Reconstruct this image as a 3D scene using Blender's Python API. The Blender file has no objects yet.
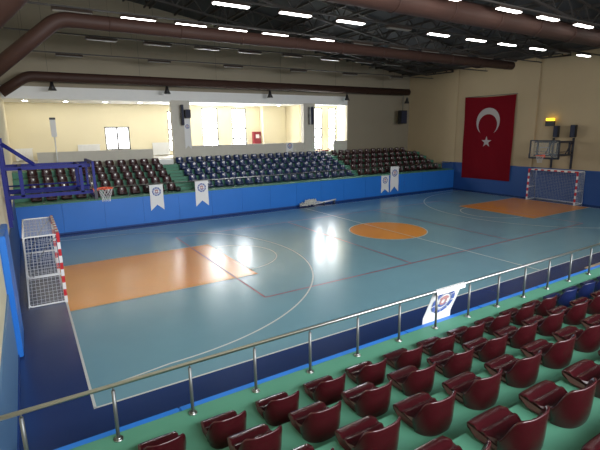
import bpy, bmesh, math, random
from mathutils import Vector, Matrix
random.seed(5)
PI = math.pi
S = bpy.context.scene
C = S.collection

# ------------------------------------------------------------ camera
F_PX, CAM = 439.92, Vector((-14.522, -15.462, 4.816))
YAW, PITCH, ROLL = 0.5524, -0.2130, -0.0144
fw = Vector((math.sin(YAW)*math.cos(PITCH), math.cos(YAW)*math.cos(PITCH), math.sin(PITCH)))
rt = Vector((math.cos(YAW), -math.sin(YAW), 0))
up = rt.cross(fw)
r2 = rt*math.cos(ROLL) + up*math.sin(ROLL)
u2 = up*math.cos(ROLL) - rt*math.sin(ROLL)
cd = bpy.data.cameras.new('camera')
cam = bpy.data.objects.new('camera', cd)
C.objects.link(cam)
cd.sensor_width = 36
cd.lens = F_PX/600*36
cd.clip_start = .05
m = Matrix((r2, u2, -fw)).transposed().to_4x4()
m.translation = CAM
cam.matrix_world = m
S.camera = cam

# ------------------------------------------------------------ world, large lights, exposure
W = bpy.data.worlds.new('overcast')
S.world = W
W.use_nodes = True
W.node_tree.nodes['Background'].inputs[0].default_value = (.86, .93, 1, 1)
W.node_tree.nodes['Background'].inputs[1].default_value = 1.0
S.view_settings.view_transform = 'Standard'
S.view_settings.look = 'None'
S.view_settings.exposure = 0.6
S.view_settings.gamma = 1


def area(name, loc, aim, sx, sy, power, col=(1, 1, 1), spread=180):
    l = bpy.data.lights.new(name, 'AREA')
    l.shape = 'RECTANGLE'
    l.size, l.size_y, l.energy, l.color = sx, sy, power, col
    l.spread = math.radians(spread)
    o = bpy.data.objects.new(name, l)
    C.objects.link(o)
    o.location = loc
    o.rotation_euler = (Vector(aim)-Vector(loc)).to_track_quat('-Z', 'Y').to_euler()
    return o


WIN = 17.0            # brightness of the daylit window panes
# daylight from the window band above the near stand, behind the camera
area('daylight_near_windows', (-6, -17.6, 6.4), (-7, 8.4, 3.2), 16, 2.4, 1150, (.97, .98, 1), 125)
# light of the rows of downlights in the gallery ceiling
area('gallery_downlight_rows', (-6.3, 16.2, 6.69), (-6.3, 16.2, 0), 17, 1.6, 100, (1, .96, .86))


# ------------------------------------------------------------ materials
MATS = {}


def mat(name, col, rough=.6, metal=0, spec=.5, emis=None, estr=0, noise=0, nscale=4, bump=0, bscale=30, coat=0, alpha=1):
    if name in MATS:
        return MATS[name]
    mt = bpy.data.materials.new(name)
    mt.use_nodes = True
    nt = mt.node_tree
    b = nt.nodes['Principled BSDF']
    b.inputs['Base Color'].default_value = (*col, 1)
    b.inputs['Roughness'].default_value = rough
    b.inputs['Metallic'].default_value = metal
    b.inputs['Specular IOR Level'].default_value = spec
    b.inputs['Coat Weight'].default_value = coat
    b.inputs['Coat Roughness'].default_value = .1
    b.inputs['Alpha'].default_value = alpha
    if emis:
        b.inputs['Emission Color'].default_value = (*emis, 1)
        b.inputs['Emission Strength'].default_value = estr
    tc = nt.nodes.new('ShaderNodeTexCoord')
    if noise:
        n = nt.nodes.new('ShaderNodeTexNoise')
        n.inputs['Scale'].default_value = nscale
        n.inputs['Detail'].default_value = 4
        nt.links.new(tc.outputs['Object'], n.inputs['Vector'])
        mx = nt.nodes.new('ShaderNodeMix')
        mx.data_type = 'RGBA'
        mx.inputs[6].default_value = (*[c*(1-noise) for c in col], 1)
        mx.inputs[7].default_value = (*[min(1, c*(1+noise)) for c in col], 1)
        nt.links.new(n.outputs['Fac'], mx.inputs[0])
        nt.links.new(mx.outputs[2], b.inputs['Base Color'])
    if bump:
        n = nt.nodes.new('ShaderNodeTexNoise')
        n.inputs['Scale'].default_value = bscale
        nt.links.new(tc.outputs['Object'], n.inputs['Vector'])
        bp = nt.nodes.new('ShaderNodeBump')
        bp.inputs['Strength'].default_value = bump
        bp.inputs['Distance'].default_value = .02
        nt.links.new(n.outputs['Fac'], bp.inputs['Height'])
        nt.links.new(bp.outputs['Normal'], b.inputs['Normal'])
    MATS[name] = mt
    return mt


FLR = dict(rough=.225, spec=.55, noise=.10, nscale=.6, bump=.07, bscale=2.2)
M_TEAL = mat('teal sports floor', (.185, .36, .435), **FLR)
M_NAVY = mat('navy sports floor', (.020, .045, .150), **FLR)
M_ORANGE = mat('orange sports floor', (.86, .33, .050), **FLR)
M_WLINE = mat('white line paint', (.62, .64, .60), rough=.35)
M_RLINE = mat('red line paint', (.30, .045, .075), rough=.35)
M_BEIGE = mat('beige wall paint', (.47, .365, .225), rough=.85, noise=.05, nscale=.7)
M_BEIGE_DIM = mat('dimmed beige wall paint', (.30, .26, .19), rough=.9, noise=.05, nscale=.7)  # beige greyed and darkened to offset light spilling on the far walls
M_CREAM = mat('cream gallery paint', (.76, .68, .47), rough=.85, noise=.03, nscale=.7)
M_WHITE = mat('white plaster', (.80, .80, .78), rough=.8, noise=.03)
M_GREYW = mat('grey parapet plaster', (.60, .57, .50), rough=.85, noise=.05)
M_BLUEW = mat('blue wall paint', (.016, .075, .27), rough=.55, noise=.06, nscale=.8)
M_PAD = mat('blue vinyl padding', (.018, .17, .60), rough=.42, noise=.06, nscale=1.2)
M_PADL = mat('lit blue vinyl', (.10, .22, .40), rough=.45, noise=.05)  # dado blue made paler, the light it catches put into the colour
M_SEAM = mat('padding seam', (.008, .05, .22), rough=.6)
M_GREEN = mat('green stand paint', (.070, .235, .155), rough=.62, noise=.14, nscale=1.6, bump=.1, bscale=9)
M_MAROON = mat('maroon seat plastic', (.038, .004, .0065), rough=.25, coat=.25)
M_BLUES = mat('dark blue seat plastic', (.012, .028, .10), rough=.28, coat=.25)
M_BLUEN = mat('royal blue seat plastic', (.008, .014, .065), rough=.3, coat=.25)
M_MAROOND = mat('dark red seat plastic', (.034, .006, .009), rough=.4)
M_PLATE = mat('white number plate', (.85, .84, .80), rough=.4)
M_STEEL = mat('brushed stainless steel', (.46, .47, .46), rough=.3, metal=1)
M_STEELD = mat('dull grey steel', (.17, .18, .18), rough=.45, metal=.7)
M_DUCT = mat('brown duct paint', (.048, .022, .016), rough=.6, spec=.3, noise=.1, nscale=2)
M_ROOF = mat('dark roof sheeting', (.040, .042, .045), rough=.8, noise=.25, nscale=1.5)
M_TRUSS = mat('dark truss steel', (.042, .036, .032), rough=.6)
M_BLACK = mat('black plastic', (.012, .012, .014), rough=.45)
M_LAMPBODY = mat('brown lamp housing', (.05, .035, .028), rough=.5)
M_LIT = mat('lit lamp tube', (.9, .9, .9), emis=(1, .97, .93), estr=9)
M_OFF = mat('unlit lamp tube', (.16, .15, .13), rough=.4)
M_SPOT = mat('lit downlight', (.9, .9, .9), emis=(1, .97, .9), estr=30)
M_SKY = mat('daylit window pane', (.9, .9, .9), rough=.2, emis=(.93, .97, 1), estr=WIN)
M_SKYD = mat('dimmed daylit window pane', (.9, .9, .9), rough=.2, emis=(.95, .97, 1), estr=WIN*.35)  # weaker glow for the first window, cutting its glare on the floor
M_PVC = mat('backlit window frame', (.16, .16, .16), rough=.6)  # white frames darkened in colour to read as backlit silhouettes
M_FLAG = mat('red flag cloth', (.17, .007, .013), rough=.9, spec=.05, noise=.06, nscale=2)
M_FLAGW = mat('white flag print', (.42, .38, .37), rough=.8)
M_CLOTH = mat('white banner cloth', (.80, .80, .80), rough=.8)
M_LOGO = mat('blue banner print', (.09, .14, .40), rough=.8)
M_LOGOR = mat('red banner print', (.50, .25, .25), rough=.8)
M_GREYP = mat('grey banner print', (.45, .47, .55), rough=.8)
M_GRED = mat('red goal paint', (.55, .018, .025), rough=.35)
M_GWHITE = mat('white goal paint', (.80, .80, .79), rough=.35)
M_NET = mat('white net cord', (.62, .64, .66), rough=.8)
M_HBLUE = mat('navy hoop steel', (.008, .013, .16), rough=.55, spec=.3)
M_HDARK = mat('dark hoop steel', (.018, .020, .034), rough=.4)
M_RIM = mat('orange rim paint', (.75, .10, .04), rough=.4)
M_REDBOX = mat('red cabinet paint', (.26, .02, .03), rough=.4)
M_WOOD = mat('pale bench wood', (.55, .42, .27), rough=.5, noise=.1, nscale=8)
M_AMBER = mat('amber lit panel', (.9, .6, .05), emis=(1, .62, .02), estr=2.2)
M_CONC = mat('grey gallery floor', (.35, .33, .30), rough=.7)


def glass():
    mt = bpy.data.materials.new('clear acrylic board')
    mt.use_nodes = True
    b = mt.node_tree.nodes['Principled BSDF']
    b.inputs['Base Color'].default_value = (.75, .80, .78, 1)
    b.inputs['Roughness'].default_value = .15
    b.inputs['Alpha'].default_value = .09
    return mt


M_GLASS = glass()


# ------------------------------------------------------------ mesh helpers
def bx(bm, x0, x1, y0, y1, z0, z1, mi=0, bevel=0):
    g = bmesh.ops.create_cube(bm, size=1)
    vs = g['verts']
    for v in vs:
        v.co = Vector(((x0+x1)/2+v.co.x*(x1-x0), (y0+y1)/2+v.co.y*(y1-y0), (z0+z1)/2+v.co.z*(z1-z0)))
    fs = {f for v in vs for f in v.link_faces}
    for f in fs:
        f.material_index = mi
    if bevel:
        es = {e for v in vs for e in v.link_edges}
        bmesh.ops.bevel(bm, geom=list(es), offset=bevel, segments=2, affect='EDGES')
    return bm


def tube(bm, pts, r, n=10, mi=0, cap=True, smooth=True):
    pts = [Vector(p) for p in pts]
    rings = []
    t0 = (pts[1]-pts[0]).normalized()
    a = Vector((0, 0, 1)) if abs(t0.z) < .9 else Vector((1, 0, 0))
    for i, p in enumerate(pts):
        if i == 0:
            t = t0
            k = 1
        elif i == len(pts)-1:
            t = (pts[-1]-pts[-2]).normalized()
            k = 1
        else:
            ta, tb = (p-pts[i-1]).normalized(), (pts[i+1]-p).normalized()
            t = (ta+tb).normalized()
            k = 1/max(.3, t.dot(ta))
        s = t.cross(a).normalized()
        if s.length < .1:
            s = Vector((1, 0, 0))
        w = s.cross(t).normalized()
        rr = r[i] if isinstance(r, (list, tuple)) else r
        rings.append([bm.verts.new(p+s*math.cos(2*PI*j/n+PI/n)*rr*(1)+w*math.sin(2*PI*j/n+PI/n)*rr*k) for j in range(n)])
    for A, B in zip(rings, rings[1:]):
        for j in range(n):
            f = bm.faces.new((A[j], A[(j+1) % n], B[(j+1) % n], B[j]))
            f.material_index = mi
            f.smooth = smooth and n > 4
    if cap:
        for R in (rings[0], rings[-1]):
            try:
                f = bm.faces.new(R)
                f.material_index = mi
            except ValueError:
                pass
    return bm


def arc_bend(pts, rad, n=6):
    """round the corners of a polyline"""
    pts = [Vector(p) for p in pts]
    out = [pts[0]]
    for i in range(1, len(pts)-1):
        p = pts[i]
        a = p+(pts[i-1]-p).normalized()*rad
        b = p+(pts[i+1]-p).normalized()*rad
        for k in range(n+1):
            t = k/n
            out.append(a*(1-t)**2+p*2*t*(1-t)+b*t*t)
    out.append(pts[-1])
    return out


def poly(bm, pts, mi=0):
    f = bm.faces.new([bm.verts.new(p) for p in pts])
    f.material_index = mi
    return f


def prism(bm, pts, d, mi=0):
    """closed solid from a planar outline and a thickness vector"""
    d = Vector(d)
    A = [bm.verts.new(p) for p in pts]
    B = [bm.verts.new(Vector(p)+d) for p in pts]
    n = len(A)
    for f in [bm.faces.new(A), bm.faces.new(B[::-1])]:
        f.material_index = mi
    for i in range(n):
        f = bm.faces.new((A[i], B[i], B[(i+1) % n], A[(i+1) % n]))
        f.material_index = mi


def obj(name, bm, mats, parent=None, **props):
    me = bpy.data.meshes.new(name)
    bmesh.ops.recalc_face_normals(bm, faces=bm.faces[:])
    bm.to_mesh(me)
    bm.free()
    for x in (mats if isinstance(mats, (list, tuple)) else [mats]):
        me.materials.append(x)
    o = bpy.data.objects.new(name, me)
    C.objects.link(o)
    if parent:
        o.parent = parent
    for k, v in props.items():
        o[k] = v
    return o


def thing(name, label, cat, loc=(0, 0, 0), rz=0, group=None):
    o = bpy.data.objects.new(name, None)
    o.empty_display_size = .1
    C.objects.link(o)
    o.location = loc
    o.rotation_euler = (0, 0, rz)
    o['label'] = label
    o['category'] = cat
    if group:
        o['group'] = group
    return o


def dup(root, loc, rz, label, group=None):
    r = root.copy()
    C.objects.link(r)
    r.location = loc
    r.rotation_euler = (0, 0, rz)
    r['label'] = label
    if group:
        r['group'] = group
    for ch in list(root.children):
        c = ch.copy()
        C.objects.link(c)
        c.parent = r
        for g in list(ch.children):
            d = g.copy()
            C.objects.link(d)
            d.parent = c
    return r


def box(name, x0, x1, y0, y1, z0, z1, mt, parent=None, bevel=0, **p):
    return obj(name, bx(bmesh.new(), x0, x1, y0, y1, z0, z1, 0, bevel), mt, parent, **p)


def struct(name, x0, x1, y0, y1, z0, z1, mt, parent=None, bevel=0):
    return box(name, x0, x1, y0, y1, z0, z1, mt, parent, bevel, kind='structure')


ORD = ['first', 'second', 'third', 'fourth', 'fifth', 'sixth', 'seventh', 'eighth', 'ninth', 'tenth', 'eleventh',
       'twelfth', 'thirteenth', 'fourteenth', 'fifteenth', 'sixteenth', 'seventeenth', 'eighteenth', 'nineteenth']

XL, XR = -15.2, 15.0
YF, YN = 13.7, -18.0     # far wall plane, near wall plane


def roof_z(x):
    return 9.25+(15-x)*.122+(.0016*(15-x)**2 if x < 15 else 0)*.35


# ============================================================ THE SETTING
# ---- floor and markings
floor = struct('floor', XL-.3, XR+.3, YN-.3, YF+.3, -.2, 0, M_NAVY)
HX, HY = 14.0, 7.55


def flat(name, bm, mt):
    return obj(name, bm, mt, floor, kind='structure')


def quad(bm, x0, x1, y0, y1, z):
    poly(bm, [(x0, y0, z), (x1, y0, z), (x1, y1, z), (x0, y1, z)])


def ring(bm, cx, cy, r, w, a0, a1, z, n=64):
    for i in range(n):
        a, b = a0+(a1-a0)*i/n, a0+(a1-a0)*(i+1)/n
        ca, sa, cb, sb = math.cos(a), math.sin(a), math.cos(b), math.sin(b)
        poly(bm, [(cx+(r-w/2)*ca, cy+(r-w/2)*sa, z), (cx+(r+w/2)*ca, cy+(r+w/2)*sa, z),
                  (cx+(r+w/2)*cb, cy+(r+w/2)*sb, z), (cx+(r-w/2)*cb, cy+(r-w/2)*sb, z)])


b = bmesh.new()
quad(b, -HX, HX, -HY, HY, .002)
flat('court_surface', b, M_TEAL)
for s in (-1, 1):
    b = bmesh.new()
    x0, x1 = sorted((s*HX, s*8.2))
    quad(b, x0, x1, -2.42, 2.42, .004)
    flat('orange_key', b, M_ORANGE)
b = bmesh.new()
poly(b, [(1.85*math.cos(2*PI*i/64), 1.85*math.sin(2*PI*i/64), .004) for i in range(64)])
flat('centre_circle', b, M_ORANGE)
b = bmesh.new()
z = .008
w = .05
for s in (-1, 1):
    quad(b, -HX-w/2, HX+w/2, s*HY-w/2, s*HY+w/2, z)
    quad(b, s*HX-w/2, s*HX+w/2, -HY, HY, z)
    cx = s*12.42
    ring(b, cx, 0, 6.74, w, PI/2, -PI/2 if s < 0 else 3*PI/2, z, 90)
    for t in (-1, 1):
        poly(b, [(s*HX, t*(6.98-w/2), z), (s*HX, t*(6.98+w/2), z), (s*12.42, t*(6.74+w/2), z), (s*12.42, t*(6.74-w/2), z)])
    ring(b, s*8.2, 0, 1.8, w, -PI/2 if s < 0 else PI/2, PI/2 if s < 0 else 3*PI/2, z, 40)
quad(b, -w/2, w/2, -HY, HY, z)
ring(b, 0, 0, 1.85, w, 0, 2*PI, z)
flat('white_line', b, M_WLINE)
b = bmesh.new()
for s in (-1, 1):                     # pale edging of the orange areas
    x0, x1 = sorted((s*HX, s*8.2))
    for t in (-1, 1):
        quad(b, x0, x1, t*2.42-.02, t*2.42+.02, .0065)
    quad(b, s*8.2-.02, s*8.2+.02, -2.42, 2.42, .0065)
flat('key_edging', b, mat('worn cream line paint', (.50, .40, .27), rough=.35))
b = bmesh.new()
z = .006
w = .06
for s in (-1, 1):
    quad(b, -9, 9, s*4.5-w/2, s*4.5+w/2, z)
    for X in (9, 3):
        quad(b, s*X-w/2, s*X+w/2, -4.5, 4.5, z)
flat('red_line', b, M_RLINE)

# ---- walls
TOP = 14.0


def wall_poly(name, pts, d, mt, parent=None):
    bm = bmesh.new()
    prism(bm, pts, d)
    return obj(name, bm, mt, parent, kind='structure')


N = 24
xs = [XL+(XR-XL)*i/N for i in range(N+1)]
# far wall above the gallery openings (its top follows the roof)
wall_poly('wall_far', [(XL, YF, 7.36), (XR, YF, 7.36)]+[(x, YF, roof_z(x)+.2) for x in reversed(xs)], (0, .3, 0), M_BEIGE_DIM)
struct('beam_over_gallery', XL, 8.1, YF-.02, YF+.3, 6.70, 7.36, M_WHITE)
struct('wall_far_solid', 8.1, XR, YF, YF+.3, 0, 7.36, M_BEIGE_DIM)
struct('wall_far_base', XL, 8.1, YF, YF+.3, 0, 3.1, M_GREYW)
struct('parapet', -13.9, -7.5, YF, YF+.3, 3.1, 3.76, M_GREYW)
struct('parapet', -4.95, 3.9, YF, YF+.3, 3.1, 3.87, M_GREYW)
struct('parapet', 6.75, 8.1, YF, YF+.3, 3.1, 3.92, M_GREYW)
struct('pillar', -6.15, -4.95, YF-.06, YF+.35, 0, 6.78, M_GREYW)
struct('pillar', 3.9, 4.95, YF-.03, YF+.35, 0, 6.78, M_GREYW)
# gallery behind
struct('floor_gallery', XL, 9, YF+.3, 18.2, 2.9, 3.1, M_CONC)
struct('ceiling_gallery', XL, 9, YF+.3, 18.2, 6.74, 6.9, M_WHITE)
YB = 18.0


def wall_with_holes(name, x0, x1, y0, y1, z0, z1, holes, mt):
    """solid wall along X with rectangular window holes (x0,x1,z0,z1)"""
    bm = bmesh.new()
    hs = sorted(holes)
    x = x0
    for h in hs:
        if h[0] > x:
            bx(bm, x, h[0], y0, y1, z0, z1)
        bx(bm, h[0], h[1], y0, y1, z0, h[2])
        bx(bm, h[0], h[1], y0, y1, h[3], z1)
        x = h[1]
    bx(bm, x, x1, y0, y1, z0, z1)
    return obj(name, bm, mt, kind='structure')


gw = [(-9.62, -7.98, 3.62, 5.2), (-5.25, -3.95, 3.4, 6.3), (-2.62, -1.3, 3.5, 6.56), (-.15, 1.12, 3.5, 6.56)]
wall_with_holes('wall_gallery_back', XL, 2.3, YB, YB+.25, 3.1, 6.86, gw, M_CREAM)
struct('wall_gallery_step', 2.3, 2.5, 17.5, 18.25, 3.1, 6.86, M_CREAM)
struct('wall_gallery_inner', 2.3, 4.5, 17.3, 17.5, 3.1, 6.86, M_CREAM)
struct('wall_gallery_partition', 4.4, 4.6, 15.1, 17.3, 3.1, 6.86, M_CREAM)
gw2 = [(5.0, 6.62, 3.2, 6.55), (7.25, 8.02, 3.2, 6.55)]
wall_with_holes('wall_gallery_landing', 4.6, 8.1, 15.1, 15.3, 3.1, 6.86, gw2, M_CREAM)
struct('wall_gallery_right', 8.1, 8.35, YF+.3, 15.3, 3.1, 6.86, M_CREAM)


def window(n, x0, x1, z0, z1, y, mull, trans):
    wdw = obj('window_%d' % n, bx(bmesh.new(), x0, x1, y+.12, y+.14, z0, z1), M_SKYD if n in (1,) else M_SKY, kind='structure')
    bm = bmesh.new()
    t = .09
    bx(bm, x0, x0+t, y+.04, y+.11, z0, z1)
    bx(bm, x1-t, x1, y+.04, y+.11, z0, z1)
    bx(bm, x0, x1, y+.04, y+.11, z0, z0+t)
    bx(bm, x0, x1, y+.04, y+.11, z1-t, z1)
    for k in mull:
        bx(bm, k-.06, k+.06, y+.04, y+.11, z0, z1)
    for k in trans:
        bx(bm, x0, x1, y+.05, y+.11, k-.07, k+.07)
    obj('window_frame', bm, M_PVC, wdw)
    return wdw


window(1, *gw[0], YB, [-8.8], [])
window(2, *gw[1], YB, [], [4.15, 4.95])
window(3, *gw[2], YB, [], [4.2, 5.0])
window(4, *gw[3], YB, [], [4.2, 5.0])
window(5, *gw2[0], 15.1, [5.8], [4.2, 4.9])
window(6, *gw2[1], 15.1, [], [4.2, 4.9])

# right wall: blue dado below, beige above, two shallow piers
ys = [YN, YF]
struct('wall_right', XR, XR+.3, YN, YF+.3, 2.1, 9.5, M_BEIGE)
struct('wall_right_dado', XR-.02, XR+.3, YN, 9.6, 0, 2.1, M_BLUEW)
struct('wall_right_flank', XR, XR+.3, 9.6, YF+.3, 0, 2.1, M_BEIGE)
for y0, y1 in ((8.45, 9.6), (1.95, 3.05), (-6.2, -5.1)):
    p = struct('pillar', XR-.12, XR, y0, y1, 2.1, roof_z(XR), M_BEIGE)
    struct('pillar_base', XR-.13, XR-.02, y0, y1, 0, 2.1, M_BLUEW, p)
# left wall
pts = [(XL, YN, -.0), (XL, YB+.25, -.0), (XL, YB+.25, roof_z(XL)+.2), (XL, YN, roof_z(XL)+.2)]
wall_poly('wall_left', pts, (-.3, 0, 0), M_CREAM)
struct('wall_left_dado', XL, XL+.03, -10.6, -4.7, 0, 1.5, M_PADL)
struct('baseboard_left', XL+.03, XL+.05, -10.6, -4.7, 0, .10, M_SEAM)
# near wall with its window band
bm = bmesh.new()
bx(bm, XL, XR, YN-.3, YN, 0, 5.0)
bx(bm, XL, XR, YN-.3, YN, 7.8, roof_z(XL))
for k in range(9):
    x = XL+.1+k*3.7
    bx(bm, x-.3, min(x+.3, XR), YN-.3, YN, 5.0, 7.8)
obj('wall_near', bm, M_BEIGE, kind='structure')
# roof
bm = bmesh.new()
A = [(x, YN-.3, roof_z(x)) for x in xs]
vsA = [bm.verts.new(p) for p in A]
vsB = [bm.verts.new((p[0], YF+.3, p[2])) for p in A]
vsC = [bm.verts.new((p[0], YN-.3, p[2]+.15)) for p in A]
vsD = [bm.verts.new((p[0], YF+.3, p[2]+.15)) for p in A]
for i in range(N):
    bm.faces.new((vsA[i], vsA[i+1], vsB[i+1], vsB[i]))
    bm.faces.new((vsC[i], vsD[i], vsD[i+1], vsC[i+1]))
obj('ceiling', bm, M_ROOF, kind='structure')


# ---- trusses
def truss(y, x0=XL, x1=XR, depth=.95, n=20):
    root = bpy.data.objects.new('roof_truss', None)
    C.objects.link(root)
    root.location = (0, y, 0)
    root['kind'] = 'structure'
    X = [x0+(x1-x0)*i/n for i in range(n+1)]

    def low(x):
        return -.14-(depth-.14)*min(1, max(0, (XR-x)/3.2))
    for nm, f, h in (('top_chord', lambda x: -.08, .06), ('bottom_chord', low, .07)):
        bm = bmesh.new()
        tube(bm, [(x, 0, roof_z(x)+f(x)) for x in X], h, 4)
        obj(nm, bm, M_TRUSS, root)
    bm = bmesh.new()
    for i in range(n):
        a, b_, c = X[i], (X[i]+X[i+1])/2, X[i+1]
        tube(bm, [(a, 0, roof_z(a)-.08), (b_, 0, roof_z(b_)+low(b_))], .035, 4)
        tube(bm, [(b_, 0, roof_z(b_)+low(b_)), (c, 0, roof_z(c)-.08)], .035, 4)
    obj('web_bracing', bm, M_TRUSS, root)


for y in (9.0, 4.6, .2, -4.2, -8.6, -13):
    truss(y)


def cross_truss(x, depth=.9, y0=YN, y1=11.0):
    root = bpy.data.objects.new('cross_truss', None)
    C.objects.link(root)
    root.location = (x, 0, roof_z(x))
    root['kind'] = 'structure'
    for nm, dz, h in (('top_chord', -.1, .05), ('bottom_chord', -depth, .05)):
        bm = bmesh.new()
        tube(bm, [(0, y0, dz), (0, y1, dz)], h, 4)
        obj(nm, bm, M_TRUSS, root)
    bm = bmesh.new()
    n = 22
    for i in range(n):
        a, c = y0+(y1-y0)*i/n, y0+(y1-y0)*(i+1)/n
        tube(bm, [(0, a, -.1), (0, (a+c)/2, -depth)], .03, 4)
        tube(bm, [(0, (a+c)/2, -depth), (0, c, -.1)], .03, 4)
    obj('web_bracing', bm, M_TRUSS, root)


for x in (-12, -8, -4, 0, 4, 8):
    cross_truss(x)
bm = bmesh.new()
for k in range(20):
    x = XL+.7+k*1.5
    bx(bm, x-.04, x+.04, YN, YF, roof_z(x)-.12, roof_z(x)-.005)
obj('trim_purlins', bm, M_TRUSS, kind='structure')

# ---- the two stands
Z = [1.55, 1.87, 2.18, 2.49, 2.80, 3.11]


def stand_profile(front, edges, back, sgn):
    pts = [(front, 0)]
    zz = 0
    y = front
    for e, zt in zip(edges+[back], Z):
        pts += [(y, zt), (e, zt)]
        y = e
    pts.append((back, 0))
    return pts


def stand(name, front, edges, back, sgn):
    prof = stand_profile(front, edges, back, sgn)
    bm = bmesh.new()
    prism(bm, [(XL+.001, y, z) for y, z in prof], (XR-.05-XL, 0, 0))
    return obj(name, bm, M_GREEN, kind='structure')


near = stand('stand_near', -10.72, [-11.97, -12.77, -13.57, -14.37, -15.17], -17.9, -1)
far = stand('stand_far', 8.45, [9.8, 10.6, 11.4, 12.2], 13.64, 1)
# padded fronts of the stands, in panels
bm = bmesh.new()
for k in range(16):
    x0 = XL+.01+k*1.89
    x1 = min(XR-.12, x0+1.885)
    bx(bm, x0, x1, 8.34, 8.45, .08, 1.50, 0, .012)
obj('padded_front', bm, M_PAD, far, kind='structure')
struct('kick_strip', XL, XR-.1, 8.38, 8.45, 0, .08, M_SEAM, far)
bm = bmesh.new()
for k in range(16):
    x0 = XL+.01+k*1.89
    bx(bm, x0, min(XR-.12, x0+1.885), -10.72, -10.59, .06, 1.53, 0, .012)
obj('padded_front', bm, M_PAD, near, kind='structure')
# stair steps in the aisles
bm = bmesh.new()
for (x0, x1) in ((-7.27, -6.5), (5.35, 5.78)):
    for k in range(4):
        y = [9.8, 10.6, 11.4, 12.2][k]
        bx(bm, x0, x1, y-.4, y+.001, Z[k], Z[k]+.155)
obj('aisle_steps', bm, M_GREEN, far, kind='structure')

# padding on the left end wall behind the goal
bm = bmesh.new()
for k in range(2):
    y0 = -4.72+k*.8
    bx(bm, XL+.001, XL+.13, y0, y0+.79, .03, 2.75, 0, .015)
obj('wall_left_padding', bm, M_PAD, kind='structure')
struct('wall_left_dado', XL, XL+.03, -3.1, 8.34, 0, 1.9, M_BLUEW)


# ============================================================ SEATS
def seat_shell():
    """tub seat: a rounded back wall standing on the tread and a low ridged pan in front of it"""
    bm = bmesh.new()
    na, a_, b_ = 22, .218, .160
    rows = []
    for i in range(na+1):
        th = -PI/2+PI*i/na
        sn, cs = math.sin(th), math.cos(th)
        sn2 = math.copysign(abs(sn)**.72, sn)
        zt = .385-.225*abs(sn)**9
        row = []
        #      scale  height
        for k, h in ((.90, 0), (.97, .06), (1.0, .35*zt), (1.03, .72*zt), (1.05, zt-.022), (1.04, zt-.005), (.99, zt), (.94, zt-.008), (.915, zt-.03),
                     (.90, .70*zt), (.84, .42*zt), (.70, .118)):
            row.append(bm.verts.new((a_*k*sn2, .155-b_*k*cs+(.03 if h > .1 else 0)*(k-1)*0, h)))
        rows.append(row)
    n = len(rows[0])
    for A, B in zip(rows, rows[1:]):
        for j in range(n-1):
            f = bm.faces.new((A[j], B[j], B[j+1], A[j+1]))
            f.smooth = True
    bm.faces.new(rows[0])
    bm.faces.new(rows[-1])
    # pan
    prof = [(.05, .112), (.12, .122), (.20, .118), (.255, .124), (.270, .140), (.288, .140), (.302, .126), (.330, .128), (.345, .144), (.375, .148),
            (.43, .138), (.445, .118), (.435, .088), (.34, .045), (.22, .0), (.05, .0)]
    rows = []
    nu = 10
    for i in range(nu+1):
        u = -1+2*i/nu
        e = abs(u)**4
        rows.append([bm.verts.new((u*(.205-.012*(y > .39)-.04*(y < .21)-.02*(z_ < .01)), y-.018*e*(y > .36), .82*z_+(.012*e if z_ > .1 else 0))) for y, z_ in prof])
    n = len(prof)
    for A, B in zip(rows, rows[1:]):
        for j in range(n):
            f = bm.faces.new((A[j], B[j], B[(j+1) % n], A[(j+1) % n]))
            f.smooth = j < n-3
    bm.faces.new(rows[0])
    bm.faces.new(rows[-1])
    return bm


def make_seat(mt, nm='stadium_seat'):
    t = thing(nm, 'seat', 'seat')
    obj('shell', seat_shell(), mt, t)
    bm = bmesh.new()
    # oval plate on the front of the backrest
    pts = [(.036*math.cos(2*PI*i/16), .046*math.sin(2*PI*i/16)) for i in range(16)]
    prism(bm, [(p, .155-.160*.90+.006-q*.03, .285+q) for p, q in pts], (0, .007, 0))
    obj('number_plate', bm, M_PLATE, t, label='white oval number plate')
    return t


PROTO = {}


def place_seat(kind, loc, rz, label, group):
    if kind not in PROTO:
        PROTO[kind] = t = make_seat({'maroon': M_MAROON, 'blue': M_BLUES, 'royal': M_BLUEN, 'dark': M_MAROOND}[kind])
        t.location = loc
        t.rotation_euler = (0, 0, rz)
        t.scale = (1, 1.04, .92) if rz == 0 else (1.10, 1, 1.10)
        t['label'] = label
        t['group'] = group
        return t
    return dup(PROTO[kind], loc, rz, label, group)


RN = ['front', 'second', 'third', 'fourth', 'back']
YS = [9.60, 10.40, 11.20, 12.00, 12.80]
for r in range(5):
    for k in range(11):
        place_seat('dark', (-14.28+.663*k, YS[r], Z[r]), PI,
                   'dark red seat in %s row of left far block, %s from the left wall' % (RN[r], ORD[k]), 'dark red seats of the left far block')
    for k in range(18):
        if r == 0 and k == 0:
            continue
        place_seat('blue', (-6.13+.6575*k, YS[r], Z[r]), PI,
                   'navy blue seat in %s row of far stand, column %d from the left aisle' % (RN[r], k+1), 'navy seats of the middle far block')
    for k in range(13 if r < 4 else 12):
        place_seat('dark', (6.06+.665*k, YS[r], Z[r]), PI,
                   'dark red seat in %s row of right far block, %s from the blue block' % (RN[r], ORD[k]), 'dark red seats of the right far block')
YNR = [-11.62, -12.42, -13.22, -14.02, -14.82]
NR = ['front', 'second', 'third', 'fourth', 'fifth']
for r, (k0, k1) in enumerate(((-2, 16), (-1, 13), (-1, 10), (0, 8), (0, 6))):
    for k in range(k0, k1):
        blue = r == 0 and k >= 9
        col = 'royal blue' if blue else 'maroon'
        place_seat('royal' if blue else 'maroon', (-12.355+.673*k, YNR[r], Z[r]), 0,
                   '%s seat, %s from the left in the %s row of the near stand' % (col, ORD[k-k0], NR[r]),
                   col+' seats in the near stand')


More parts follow.
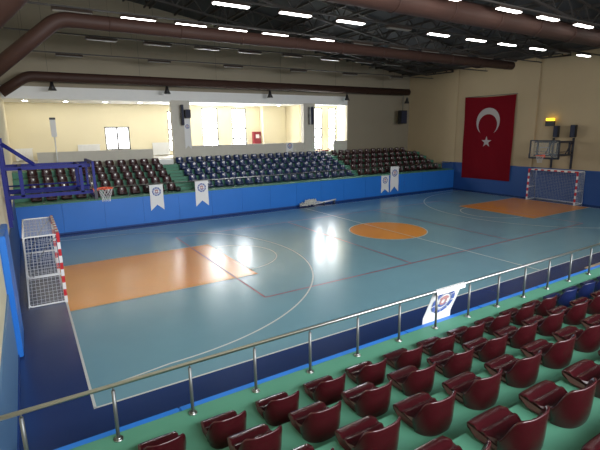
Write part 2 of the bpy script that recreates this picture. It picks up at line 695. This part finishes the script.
# ============================================================ RAILINGS
def railing(label, y, x0, x1, z0, h, pitch, r, first=None):
    t = thing('railing', label, 'railing', (x0, y, z0))
    L = x1-x0
    bm = bmesh.new()
    tube(bm, [(0, 0, h), (L, 0, h)], r, 12)
    obj('handrail', bm, M_STEEL, t)
    if r > .023:
        bm = bmesh.new()
        tube(bm, [(0, 0, h), (.012, 0, h)], r*2, 14)
        obj('wall_flange', bm, M_STEEL, t)
    x = first-x0 if first is not None else pitch/2
    proto = None
    while x < L:
        if proto is None:
            bm = bmesh.new()
            tube(bm, [(0, 0, 0), (0, 0, h-.055 if r > .023 else h-.01)], r*.82, 10)
            if r > .023:
                tube(bm, [(0, 0, h-.06), (0, 0, h-.01)], .008, 8)
            proto = obj('post', bm, M_STEELD, t)
            proto.location = (x, 0, 0)
            bm = bmesh.new()
            tube(bm, [(0, 0, 0), (0, 0, .016)], r*2.1, 14)
            tube(bm, [(0, 0, .016), (0, 0, .03)], r*1.3, 12)
            fl = obj('base_flange', bm, M_STEEL, proto)
        else:
            p = proto.copy()
            C.objects.link(p)
            p.parent = t
            p.location = (x, 0, 0)
            f = fl.copy()
            C.objects.link(f)
            f.parent = p
        x += pitch
    return t


railing('stainless steel railing along the front edge of the near stand', -10.84, XL+.01, 4.0, 1.55, .65, .83, .024, -14.86)
railing('thin steel railing along the front edge of the far stand', 8.62, -14.6, 14.6, 1.55, .55, 1.95, .0225, -14.0)


# ============================================================ BANNERS
def logo(bm, cx, cz, r, y, mi_ring=0, mi_in=1, n=28):
    def ringf(r0, r1, mi, a0=0, a1=2*PI, m_=n):
        for i in range(m_):
            a, b_ = a0+(a1-a0)*i/m_, a0+(a1-a0)*(i+1)/m_
            poly(bm, [(cx+r0*math.cos(a), y, cz+r0*math.sin(a)), (cx+r1*math.cos(a), y, cz+r1*math.sin(a)),
                      (cx+r1*math.cos(b_), y, cz+r1*math.sin(b_)), (cx+r0*math.cos(b_), y, cz+r0*math.sin(b_))], mi)
    for k in range(9):      # broken outer ring: the ring of lettering
        a = k*2*PI/9
        ringf(r*.74, r, mi_ring, a, a+.60, 5)
    ringf(r*.64, r*.69, mi_ring)
    ringf(r*.18, r*.34, mi_in, 0, 2*PI, 14)
    ringf(r*.34, r*.50, mi_in, PI*.15, PI*.85, 8)
    ringf(r*.34, r*.50, mi_ring, PI*1.15, PI*1.85, 8)


def banner(label, x, y, ztop, w_, h, rz=0, lean=0, cat='banner', small=False):
    t = thing('banner', label, cat, (x, y, ztop), rz, 'white emblem banners')
    bm = bmesh.new()
    nz = 10
    d = .006
    notch = min(.22*h, .55*w_)
    P = lambda u, v: (u*w_, .012*math.sin(v*7+u*3)+lean*v, -v)
    for sgn in (0, 1):
        g = []
        for j in range(nz+1):
            v = (h-notch)*j/nz
            g.append([bm.verts.new(Vector(P(u/4, v))+Vector((0, d*sgn, 0))) for u in range(5)])
        last = [bm.verts.new(Vector(P(u/4, h-notch*abs(1-abs(u-2)/2.0)))+Vector((0, d*sgn, 0))) for u in range(5)]
        g.append(last)
        for A, B in zip(g, g[1:]):
            for u in range(4):
                f = bm.faces.new((A[u], A[u+1], B[u+1], B[u]))
                f.smooth = True
    obj('cloth', bm, M_CLOTH, t)
    bm = bmesh.new()
    logo(bm, w_/2, -.22*h-.06, w_*.33, -.012+lean*.2)
    obj('emblem', bm, [M_LOGO, M_LOGOR], t, label='blue ring emblem')
    bm = bmesh.new()
    tube(bm, [(-.03, 0, .0), (w_+.03, 0, .0)], .014, 8)
    obj('hanging_rod', bm, M_GWHITE, t)
    return t


banner('white swallowtail banner on the far railing, over the blue padding left of the stairs', -9.15, 8.30, 2.08, .70, 1.36)
banner('white swallowtail banner on the far railing below the left end of the navy seats', -6.68, 8.30, 2.10, .74, 1.40)
banner('short white banner low on the padding, left of a taller one at far right', 7.05, 8.30, 1.50, .72, 1.25)
banner('tall white banner on the far railing in front of the right dark red seats', 7.92, 8.30, 2.10, .80, 1.85)
banner('white banner hung on the grey pillar under a black speaker', -5.40, 13.618, 5.62, .42, 1.95, 0, 0)
banner('small white banner on the gallery parapet above the navy seats', 2.32, 13.678, 3.86, .62, .72)

# banner over the near rail: lies out over the padding, then drops on the court side
t = thing('rail_banner', 'white banner with blue ring emblem hung over the near steel railing', 'banner', (-9.08, -10.84, 2.20))
bm = bmesh.new()
path = [(-.03, -.06), (-.028, 0.0), (0, .028), (.03, .0), (.08, -.13), (.14, -.28), (.205, -.44), (.262, -.58), (.275, -.8), (.275, -1.1)]
W0, SK = .70, .03
for sgn in (0, 1):
    g = []
    for (yy, zz) in path:
        g.append([bm.verts.new((u/6*W0+.006*math.sin(u*2)+SK*(-zz if zz < 0 else 0)*.9, yy+.006*sgn, zz+.004*sgn)) for u in range(7)])
    for A, B in zip(g, g[1:]):
        for u in range(6):
            f = bm.faces.new((A[u], A[u+1], B[u+1], B[u]))
            f.smooth = True
obj('cloth', bm, M_CLOTH, t)
bm = bmesh.new()
logo(bm, 0, 0, .26, 0)
for v in bm.verts:      # lay the emblem on the slanting cloth, facing the stand
    x_, z_ = v.co.x, v.co.z
    zz = -.29+z_*.93
    yy = .03+(-zz)*.40
    v.co = Vector((.35+x_+SK*.28, yy-.012, zz))
obj('emblem', bm, [M_LOGO, M_LOGOR], t, label='blue ring emblem with a red centre')


# ============================================================ GOALS
def goal(label, x, s):
    """s = +1: opens towards +X (left goal)"""
    t = thing('handball_goal', label, 'goal', (x, 0, 0), 0 if s > 0 else PI)
    r = .04

    def striped(name, p0, p1, n, start):
        bm = bmesh.new()
        p0, p1 = Vector(p0), Vector(p1)
        for i in range(n):
            a, b_ = p0.lerp(p1, i/n), p0.lerp(p1, (i+1)/n)
            lo = [min(a[k], b_[k])-(r if abs(a[k]-b_[k]) < 1e-4 else 0) for k in range(3)]
            hi = [max(a[k], b_[k])+(r if abs(a[k]-b_[k]) < 1e-4 else 0) for k in range(3)]
            bx(bm, lo[0], hi[0], lo[1], hi[1], lo[2], hi[2], (i+start) % 2)
        obj(name, bm, [M_GRED, M_GWHITE], t, label='red and white striped '+name)
    striped('post', (0, -1.54, 0), (0, -1.54, 2.0), 10, 1)
    striped('post', (0, 1.54, 0), (0, 1.54, 2.0), 10, 1)
    striped('crossbar', (0, -1.58, 2.04), (0, 1.58, 2.04), 15, 0)
    dt, db = -.84, -.93
    bm = bmesh.new()
    q = .022
    for y in (-1.54, 1.54):
        tube(bm, arc_bend([(0, y, 2.03), (dt, y, 2.03), (db, y, .03), (0, y, .03)], .1), q, 8)
        tube(bm, [(0, y, .86), (-.89, y, .86)], q*.9, 8)
    tube(bm, [(db, -1.54, .03), (db, 1.54, .03)], q, 8)
    tube(bm, [(dt, -1.54, 2.03), (dt, 1.54, 2.03)], q, 8)
    obj('back_frame', bm, M_GWHITE, t)
    for y in (-1.5, 1.5):
        bm = bmesh.new()
        pts = [(-.05-.80*math.sin(PI/2*i/12)**1.6, y, .04+1.9*math.cos(PI/2*i/12)) for i in range(13)]
        tube(bm, pts, .014, 6)
        obj('curved_stay', bm, M_STEELD, t)
    bm = bmesh.new()
    rr = .0055 if s > 0 else .0045

    def X(zv, f):
        d = db+(dt-db)*zv/2.0
        return d*f
    for y in (-1.535, 1.535):
        for i in range(1, 9):
            tube(bm, [(X(0, i/9), y, .03), (X(2, i/9), y, 2.02)], rr, 3, cap=False)
        for j in range(1, 20):
            zv = j*.1
            tube(bm, [(0, y, zv), (X(zv, 1), y, zv)], rr, 3, cap=False)
    for i in range(1, 31):
        y = -1.54+i*.1
        tube(bm, [(0, y, 2.02), (dt, y, 2.02), (db, y, .03)], rr, 3, cap=False)
    for j in range(1, 20):
        zv = j*.1
        tube(bm, [(X(zv, 1), -1.54, zv), (X(zv, 1), 1.54, zv)], rr, 3, cap=False)
    for i in range(1, 9):
        tube(bm, [(dt*i/9, -1.54, 2.02), (dt*i/9, 1.54, 2.02)], rr, 3, cap=False)
    obj('net', bm, M_NET, t)
    return t


goal('handball goal with red and white posts on the left goal line', -14.0, 1)
goal('handball goal with red and white posts in front of the right blue wall', 14.0, -1)


# ============================================================ BASKETBALL HOOPS
def hoop(label, xb, s, mt, padded):
    """local +x points from the wall to the court; xb = board plane"""
    t = thing('basketball_hoop', label, 'basketball hoop', (xb, 0, 0), 0 if s > 0 else PI)
    D = (abs(XL if s > 0 else XR)-abs(xb))-.06     # distance board -> wall
    if padded:
        D -= .0
    hw = .045
    # board: acrylic sheet inside a steel frame
    bd = box('backboard', -.02, .0, -.88, .88, 2.93, 3.93, M_GLASS, t, label='clear board in a dark frame')
    bm = bmesh.new()
    f = .035
    for y in (-.9, .9):
        bx(bm, -.05, .02, y-f, y+f, 2.88, 3.97)
    for z_ in (2.91, 3.95):
        bx(bm, -.05, .02, -.9, .9, z_-f, z_+f)
    obj('board_frame', bm, mt, bd)
    bm = bmesh.new()
    for y0, y1, z0, z1 in ((-.295, .295, 3.10, 3.14), (-.295, .295, 3.52, 3.56), (-.295, -.255, 3.1, 3.56), (.255, .295, 3.1, 3.56)):
        bx(bm, .001, .006, y0, y1, z0, z1)
    obj('target_square', bm, mat('faded board marking', (.30, .31, .31)), bd)
    bm = bmesh.new()
    bx(bm, -.055, .03, -.93, .93, 2.83, 2.89, 0, .01)
    for y in (-.93, .93):
        bx(bm, -.055, .03, y-.03, y+.03, 2.85, 3.15, 0, .01)
    obj('bottom_padding', bm, M_HDARK, bd)
    # rim and net
    bm = bmesh.new()
    tube(bm, [(.38+.228*math.cos(2*PI*i/24), .228*math.sin(2*PI*i/24), 3.05) for i in range(25)], .018, 8, cap=False)
    bx(bm, .0, .16, -.09, .09, 3.0, 3.06)
    bx(bm, 0, .02, -.1, .1, 2.93, 3.1)
    rim = obj('rim', bm, M_RIM, t, label='orange rim')
    bm = bmesh.new()
    for i in range(12):
        for d in (-1, 1):
            P = []
            for j in range(6):
                a = 2*PI*(i+d*j*.5)/12
                rr = .225-.10*min(1, j/4)+(.005 if j == 5 else 0)
                P.append((.38+rr*math.cos(a), rr*math.sin(a), 3.04-.42*j/5))
            tube(bm, P, .0045, 3, cap=False)
    obj('net', bm, M_NET, rim)
    # box truss arm
    yy = .62
    bm = bmesh.new()
    for y in (-yy, yy):
        for z_ in (3.05, 3.86):
            bx(bm, -D, -.05, y-hw, y+hw, z_-hw*1.1, z_+hw*1.1)
        for x_ in (-D+.45, -.34):
            bx(bm, x_-hw, x_+hw, y-hw, y+hw, 3.05, 3.86)
        tube(bm, [(-D, y, 3.25), (-.1, y, 3.25)], .022, 6)
    for x_ in (-.34, -D+.45):
        for z_ in (3.05, 3.86):
            bx(bm, x_-hw, x_+hw, -yy, yy, z_-hw, z_+hw)
    obj('arm_frame', bm, mt, t)
    for y in (-yy, yy):
        bm = bmesh.new()
        tube(bm, [(-D, y, 4.62 if padded else 4.05), (-D+.85, y, 3.9 if padded else 3.1)], .035, 8)
        obj('diagonal_brace', bm, mt, t)
    for y in (-yy, yy):
        bm = bmesh.new()
        bx(bm, -D, -D+.10, y-.05, y+.05, 2.14 if not padded else 2.2, 4.7 if padded else 4.08)
        obj('mast', bm, mt, t)
    return t


hoop('blue steel basketball hoop reaching out from the left wall', -12.8, 1, M_HBLUE, True)
hoop('dark basketball hoop on masts behind the right goal', 12.8, -1, M_HDARK, False)


# ============================================================ FLAG
t = thing('national_flag', 'large red flag with white crescent and star hung on the right wall', 'flag', (XR-.10, 5.58, 0))
bm = bmesh.new()


def wav(y, z_):
    return -.03*math.sin(y*3.1+.4)*(.4+.6*(7.1-z_)/6.2)-.02*math.sin(z_*1.7+y)


y0, y1, z0, z1 = -2.08, 2.08, .95, 7.04
for sgn in (0, 1):
    g = []
    for i in range(33):
        u = i/32
        col = []
        for j in range(25):
            v = j/24
            y = y0+(y1-y0)*u
            z_ = z0+(z1-z0)*v-.06*math.sin(PI*u)*(1 if v > .5 else -.3)+.08*(u-.5)*(v-.5)
            y += .10*(v-.5)*(u-.2)*.8
            col.append(bm.verts.new((wav(y, z_)+.012*sgn, y, z_)))
        g.append(col)
    for A, B in zip(g, g[1:]):
        for j in range(24):
            f = bm.faces.new((A[j], A[j+1], B[j+1], B[j]))
            f.smooth = True
obj('flag_cloth', bm, M_FLAG, t)
bm = bmesh.new()
R_, ri, off, cz, cy = .98, .78, -.25, 5.22, .0
na = 60
# outer arc and inner arc meet at the horns
d = abs(off)
zx = (R_**2-ri**2+d*d)/(2*d)
ha = math.acos(max(-1, min(1, zx/R_)))      # half angle of the mouth (outer), about -Z
hb = math.acos(max(-1, min(1, (zx-d)/ri)))
out, inn = [], []
for i in range(na+1):
    a = -PI/2+ha+(2*PI-2*ha)*i/na
    out.append((cy+R_*math.cos(a), cz+R_*math.sin(a)))
    a = -PI/2+hb+(2*PI-2*hb)*i/na
    inn.append((cy+ri*math.cos(a), cz+off+ri*math.sin(a)))
for i in range(na):
    q = [out[i], out[i+1], inn[i+1], inn[i]]
    if i in (0, na-1):
        q = [out[i], out[i+1], inn[i+1]] if i == 0 else [out[i], out[i+1], inn[i]]
    poly(bm, [(wav(a, c_)-.02, a, c_) for a, c_ in q])
obj('crescent', bm, M_FLAGW, t)
bm = bmesh.new()
sc, sr = 3.74, .42
star = []
for i in range(10):
    a = PI/2+PI*i/5
    rr = sr if i % 2 == 0 else sr*.382
    star.append((rr*math.cos(a), sc+rr*math.sin(a)))
for i in range(10):
    p, q = star[i], star[(i+1) % 10]
    poly(bm, [(wav(0, sc)-.024, 0, sc), (wav(*p)-.024, p[0], p[1]), (wav(*q)-.024, q[0], q[1])])
obj('star', bm, M_FLAGW, t)
bm = bmesh.new()
tube(bm, [(.02, -2.15, 7.06), (.02, 2.15, 7.06)], .025, 8)
for y in (-1.9, 0, 1.9):
    tube(bm, [(.02, y, 7.06), (.10, y, 7.06)], .012, 6)
obj('hanging_rod', bm, M_STEELD, t)


# ============================================================ DUCTS
def duct(label, y, z_, r, x0, x1, xdrop, zdrop, hang):
    t = thing('air_duct', label, 'duct', (0, y, z_), 0, 'brown ventilation ducts')
    bm = bmesh.new()
    P = arc_bend([(xdrop, 0, zdrop-z_), (x0, 0, 0), (x1, 0, 0)], .35)
    tube(bm, P, r, 16)
    body = obj('pipe', bm, M_DUCT, t)
    x = x0+1.5
    while x < x1:
        bm = bmesh.new()
        tube(bm, [(x-.025, 0, 0), (x+.025, 0, 0)], r*1.05, 16)
        obj('joint_ring', bm, M_DUCT, body)
        x += 2.4
    x = x0+1.0
    while x < x1:
        bm = bmesh.new()
        tube(bm, [(x, r, 0), (x, r, (roof_z(x)-.1)-z_)], .008, 4)
        obj('hanger_rod', bm, M_TRUSS, t)
        x += 4.8
    return t


duct('brown round duct closest to the camera, top right under the roof', -4.95, 8.54, .35, -13.4, 14.2, XL+.05, 6.7, None)
duct('brown round duct across the middle of the hall roof', 1.2, 8.34, .23, -13.1, 10.6, XL+.05, 6.55, None)
duct('brown round duct running along the far wall above the gallery', 12.6, 7.78, .26, -13.9, 13.75, XL+.05, 6.9, None)
# outlets and spotlights below the far duct
names = ['over the pole at the left', 'beside the grey pillar', 'over the middle gallery opening', 'right of the gallery openings', 'at the right end']
for i, (x, z_) in enumerate(((-12.8, 7.3), (-6.63, 7.3), (.48, 7.25), (7.2, 7.2), (13.6, 7.1))):
    t = thing('duct_spotlight', 'dark cone spotlight under the far duct, '+names[i], 'spotlight', (x, 12.6, z_), 0, 'spotlights below the far duct')
    bm = bmesh.new()
    tube(bm, [(0, 0, .22), (0, 0, .02), (0, 0, -.22)], [.07, .11, .22], 14)
    obj('lamp_head', bm, M_BLACK, t)
    bm = bmesh.new()
    tube(bm, [(0, 0, .2), (0, 0, .30)], .03, 8)
    obj('bracket', bm, M_BLACK, t)


# ============================================================ STRIP LAMPS
def make_lamp(lit):
    t = thing('strip_lamp', '', 'lamp')
    L = 1.22
    bm = bmesh.new()
    prism(bm, [(-L/2, -.11, 0), (-L/2, -.07, .09), (-L/2, .07, .09), (-L/2, .11, 0)], (L, 0, 0))
    obj('housing', bm, M_LAMPBODY, t)
    bm = bmesh.new()
    bx(bm, -L/2+.03, L/2-.03, -.095, .095, -.03, -.001, 0, .01)
    obj('tube', bm, M_LIT if lit else M_OFF, t, label='glowing tube' if lit else 'dark unlit tube')
    for sx in (-1, 1):
        bm = bmesh.new()
        tube(bm, [(sx*.45, 0, .085), (sx*.45, 0, .11)], .03, 8)
        obj('clamp', bm, M_TRUSS, t)
    return t


LP = {}
rowsL = [
    (-5.8, 'row above the closest duct', [(-15+1.7, 0), (-10.6, 0), (-8.2, 0), (-5.8, 1), (-3.4, 1), (-.35, 1), (1.97, 1), (4.4, 1), (6.8, 1), (9.2, 1), (11.6, 1)]),
    (-2.0, 'row between the two nearer ducts', [(-11.2, 0), (-8.58, 1), (-6.28, 1), (-3.95, 1), (-1.6, 0), (.64, 1), (3.05, 1), (5.3, 1), (7.8, 1), (10.1, 0), (12.2, 1)]),
    (1.75, 'row beside the middle duct', [(-12.6, 0), (-10.5, 1), (-8.6, 1), (-6.9, 1), (-5.0, 1), (-2.6, 1), (-.3, 0), (2.0, 0), (4.3, 0), (6.6, 0), (8.9, 0), (11.2, 0)]),
    (5.45, 'upper row before the far beige wall', [(-11.2, 0), (-8.9, 0), (-6.6, 0), (-4.4, 0), (-1.95, 0), (.5, 0), (2.9, 0), (5.2, 0)]),
    (10.4, 'lower row before the far beige wall', [(-12.0, 0), (-7.55, 0), (-3.15, 0), (1.48, 0), (5.75, 0), (10.2, 0)]),
]
for y, rn, L in rowsL:
    for k, (x, lit) in enumerate(L):
        lab = '%s strip lamp, %s from the left in the %s' % ('lit' if lit else 'unlit', ORD[k], rn)
        if lit not in LP:
            LP[lit] = make_lamp(lit)
            LP[lit].location = (x, y, {1.75: 8.72}.get(y, 8.58))
            LP[lit]['label'] = lab
            LP[lit]['group'] = 'strip lamps under the roof'
        else:
            dup(LP[lit], (x, y, {1.75: 8.72}.get(y, 8.58)), 0, lab, 'strip lamps under the roof')
    t = thing('cable_tray', 'thin dark tray over the lamps, '+rn, 'cable tray', (0, y, 9.2-.0), 0, 'cable trays')
    bm = bmesh.new()
    bx(bm, -14.6, 14.6 if y < 5 else 14.2, -.04, .04, -.05, 0)
    obj('tray', bm, M_TRUSS, t)
    zt = {1.75: 8.88}.get(y, 8.74)
    t.location = (0, y, zt)
    for x in range(-14, 15, 4):
        bm = bmesh.new()
        tube(bm, [(x, 0, 0), (x, 0, roof_z(x)-zt-.05)], .007, 4)
        obj('hanger_rod', bm, M_TRUSS, t)

# gallery downlights
for k, (x, y) in enumerate(((-14.1, 15.9), (-11.95, 15.9), (-9.7, 15.9), (-7.55, 15.9), (-3.9, 15.9), (-1.6, 15.9), (.7, 15.9), (3.0, 15.9))):
    t = thing('downlight', 'round lit downlight, %s from the left in the gallery ceiling' % ORD[k], 'lamp', (x, y, 6.74), 0, 'gallery downlights')
    bm = bmesh.new()
    tube(bm, [(0, 0, -.02), (0, 0, -.001)], .16, 18)
    obj('ring', bm, M_GWHITE, t)
    bm = bmesh.new()
    tube(bm, [(0, 0, -.03), (0, 0, -.021)], .13, 18)
    obj('lens', bm, M_SPOT, t)


# ============================================================ SPEAKERS AND WALL THINGS
def speaker(label, x0, x1, y0, y1, z0, z1, mount):
    cx, cy, cz = (x0+x1)/2, (y0+y1)/2, (z0+z1)/2
    t = thing('loudspeaker', label, 'loudspeaker', (cx, cy, z0), 0, 'black loudspeakers')
    bm = bmesh.new()
    hx, hy, h = (x1-x0)/2, (y1-y0)/2, z1-z0
    bx(bm, -hx, hx, -hy, hy, 0, h, 0, .02)
    obj('cabinet', bm, M_BLACK, t)
    bm = bmesh.new()
    if mount == 'x':        # faces -X
        bx(bm, -hx-.012, -hx, -hy*.85, hy*.85, h*.05, h*.95)
    else:
        bx(bm, -hx*.85, hx*.85, -hy-.012, -hy, h*.05, h*.95)
    obj('grille', bm, mat('dark navy grille', (.02, .024, .05), rough=.7), t)
    bm = bmesh.new()
    if mount == 'x':
        bx(bm, hx, XR-cx, -.04, .04, h*.4, h*.6)
    elif mount == 'up':
        tube(bm, [(0, 0, h), (0, 0, 7.54-z0)], .03, 8)
    else:
        bx(bm, -.05, .05, hy, YF-.06-cy, h*.4, h*.6)
    obj('bracket', bm, M_STEELD, t)


speaker('black loudspeaker on the right wall over the left hoop mast', XR-.40, XR-.14, .26, .56, 4.12, 4.84, 'x')
speaker('black loudspeaker on the right wall over the right hoop mast', XR-.40, XR-.14, -.80, -.48, 4.12, 4.88, 'x')
speaker('black loudspeaker on the grey pillar above a white banner', -5.42, -5.06, 13.10, 13.37, 5.66, 6.20, 'y')
speaker('slim black loudspeaker at the left edge of the grey pillar', -5.66, -5.50, 13.15, 13.35, 5.2, 6.5, 'y')
speaker('black loudspeaker on the narrow pillar beside the stair opening', 4.22, 4.48, 13.15, 13.45, 5.20, 6.50, 'y')
speaker('black loudspeaker hanging at the right end of the far wall', 12.8, 13.5, 12.4, 12.8, 5.2, 6.3, 'up')

t = thing('shot_clock', 'black box with a lit amber band on the right wall above the hoop', 'clock', (XR-.16, .90, 4.82), 0)
box('casing', -.12, .0, -.30, .30, 0, .34, M_BLACK, t, .015)
box('lit_panel', -.14, .0, -.25, .25, .345, .50, M_AMBER, t, .01, label='amber lit panel')
box('bracket', 0, .15, -.05, .05, .15, .3, M_STEELD, t)

t = thing('pole_unit', 'tall white box with a black cap on a thin white pole behind the left seats', 'pole unit', (-12.95, 13.3, 2.80))
bm = bmesh.new()
tube(bm, [(0, 0, 0), (0, 0, 1.85)], .035, 10)
tube(bm, [(0, 0, 0), (0, 0, .03)], .12, 14)
obj('pole', bm, M_GWHITE, t)
bm = bmesh.new()
bx(bm, -.14, .14, -.09, .09, 1.82, 2.76, 0, .02)
obj('housing', bm, M_CLOTH, t)
bm = bmesh.new()
bx(bm, -.15, .15, -.10, .10, 2.76, 2.88, 0, .015)
obj('cap', bm, M_BLACK, t)

t = thing('fire_cabinet', 'red fire cabinet on the gallery wall right of the windows', 'cabinet', (1.93, YB-.30, 3.1))
box('body', -.35, .35, 0, .28, 0, 1.62, M_REDBOX, t, .02)
box('door', -.31, .31, -.02, -.001, .85, 1.56, M_REDBOX, t)
box('glass_pane', -.15, .15, -.03, -.021, 1.1, 1.4, M_CLOTH, t, label='pale pane')
box('handle', .2, .25, -.05, -.021, 1.1, 1.3, M_STEEL, t)


def radiator(label, x, y, z_, w_, h):
    t = thing('radiator', label, 'radiator', (x, y, z_), 0, 'white radiators in the gallery')
    bm = bmesh.new()
    n = int(w_/.08)
    for i in range(n):
        bx(bm, i*.08, i*.08+.068, -.06, .06, .06, h-.02)
    bx(bm, 0, w_, -.04, .04, .08, .14)
    bx(bm, 0, w_, -.05, .05, h-.05, h)
    obj('body', bm, M_WHITE, t)
    box('foot', .05, .12, -.04, .04, 0, .08, M_WHITE, t)
    box('foot', w_-.12, w_-.05, -.04, .04, 0, .08, M_WHITE, t)


radiator('white radiator against the gallery wall left of the double window', -11.4, 17.85, 3.1, 1.4, .95)
radiator('white radiator in the gallery between double window and grey pillar', -6.5, 17.85, 3.1, 1.2, .95)
radiator('white radiator at the left end of the gallery', -15.0, 17.85, 3.1, 1.0, .8)

t = thing('stair_landing_block', 'white block at the top of the stairs between dark red and navy seats', 'landing', (-6.95, 13.2, 2.80))
box('block', -.46, .46, -.38, .38, 0, .30, M_WHITE, t, .01)
box('nosing', -.47, .47, -.40, -.385, .26, .305, M_GWHITE, t)

t = thing('red_stand', 'thin red metal stand at the stair opening right of the pillar', 'stand', (5.6, 13.95, 3.1))
bm = bmesh.new()
tube(bm, [(-.05, 0, .02), (-.05, 0, 1.1)], .03, 8)
obj('upright', bm, M_REDBOX, t)
bm = bmesh.new()
bx(bm, -.15, .75, -.1, .1, 0, .09, 0, .01)
obj('base', bm, M_REDBOX, t)

# folded volleyball equipment on the floor
t = thing('rolled_net', 'crumpled pale net lying on the floor against the far blue padding', 'net', (.35, 7.97, 0))
bm = bmesh.new()
rnd = random.Random(3)
for k in range(26):
    P = []
    a = rnd.uniform(0, 6.3)
    cx, cy = rnd.gauss(.25, .42), rnd.uniform(-.12, .1)
    hz = max(.06, .52-abs(cx-.45)*.42)
    for i in range(9):
        a += rnd.uniform(.4, 1.3)
        P.append((cx+.24*math.cos(a), cy+.12*math.sin(a), max(.03, hz*rnd.uniform(.15, 1))))
    tube(bm, P, rnd.uniform(.010, .022), 6)
obj('folds', bm, mat('pale net fabric', (.75, .75, .68), rough=.8), t)
bm = bmesh.new()
for k in range(3):
    tube(bm, [(.1*k, -.12, .10+.07*k), (.15+.1*k, .1, .3+.03*k), (.5+.1*k, .05, .22)], .02, 6)
obj('strap', bm, M_BLACK, t)
t = thing('net_pole', 'long pale metal pole lying on the floor beside the crumpled net', 'pole', (1.2, 8.22, .14))
bm = bmesh.new()
tube(bm, [(0, 0, -.08), (1.75, .02, .06)], .05, 10)
obj('shaft', bm, M_WHITE, t)
box('rest', 1.55, 1.62, -.1, .12, -.14, .02, M_STEELD, t, .01)
box('rest', .7, .76, -.1, .1, -.14, .0, M_STEELD, t, .01)

# small dark bottle and bag at the rail, far stand
t = thing('dark_bag', 'small dark bag on the far stand ledge between two banners', 'bag', (-7.45, 8.95, 1.55))
bm = bmesh.new()
bmesh.ops.create_icosphere(bm, subdivisions=2, radius=.5)
for v in bm.verts:
    v.co = Vector((v.co.x*.34, v.co.y*.24, max(0, .12+v.co.z*.30)))
for f in bm.faces:
    f.smooth = True
obj('body', bm, M_BLACK, t)
bm = bmesh.new()
tube(bm, [(-.08+.16*i/8, 0, .22+.08*math.sin(PI*i/8)) for i in range(9)], .01, 6)
obj('strap', bm, M_BLACK, t)

# bench beside the court
t = thing('team_bench', 'pale wooden bench below the near stand beyond the railing', 'bench', (.05, -9.05, 0))
bm = bmesh.new()
for k in range(3):
    bx(bm, 0, 3.6, -.17+k*.12, -.07+k*.12, .42, .455, 0, .006)
obj('seat', bm, M_WOOD, t)
for x in (.3, 1.8, 3.3):
    bm = bmesh.new()
    for y in (-.14, .16):
        bx(bm, x-.025, x+.025, y-.025, y+.025, 0, .42)
    bx(bm, x-.02, x+.02, -.14, .16, .36, .41)
    obj('leg', bm, M_STEELD, t)
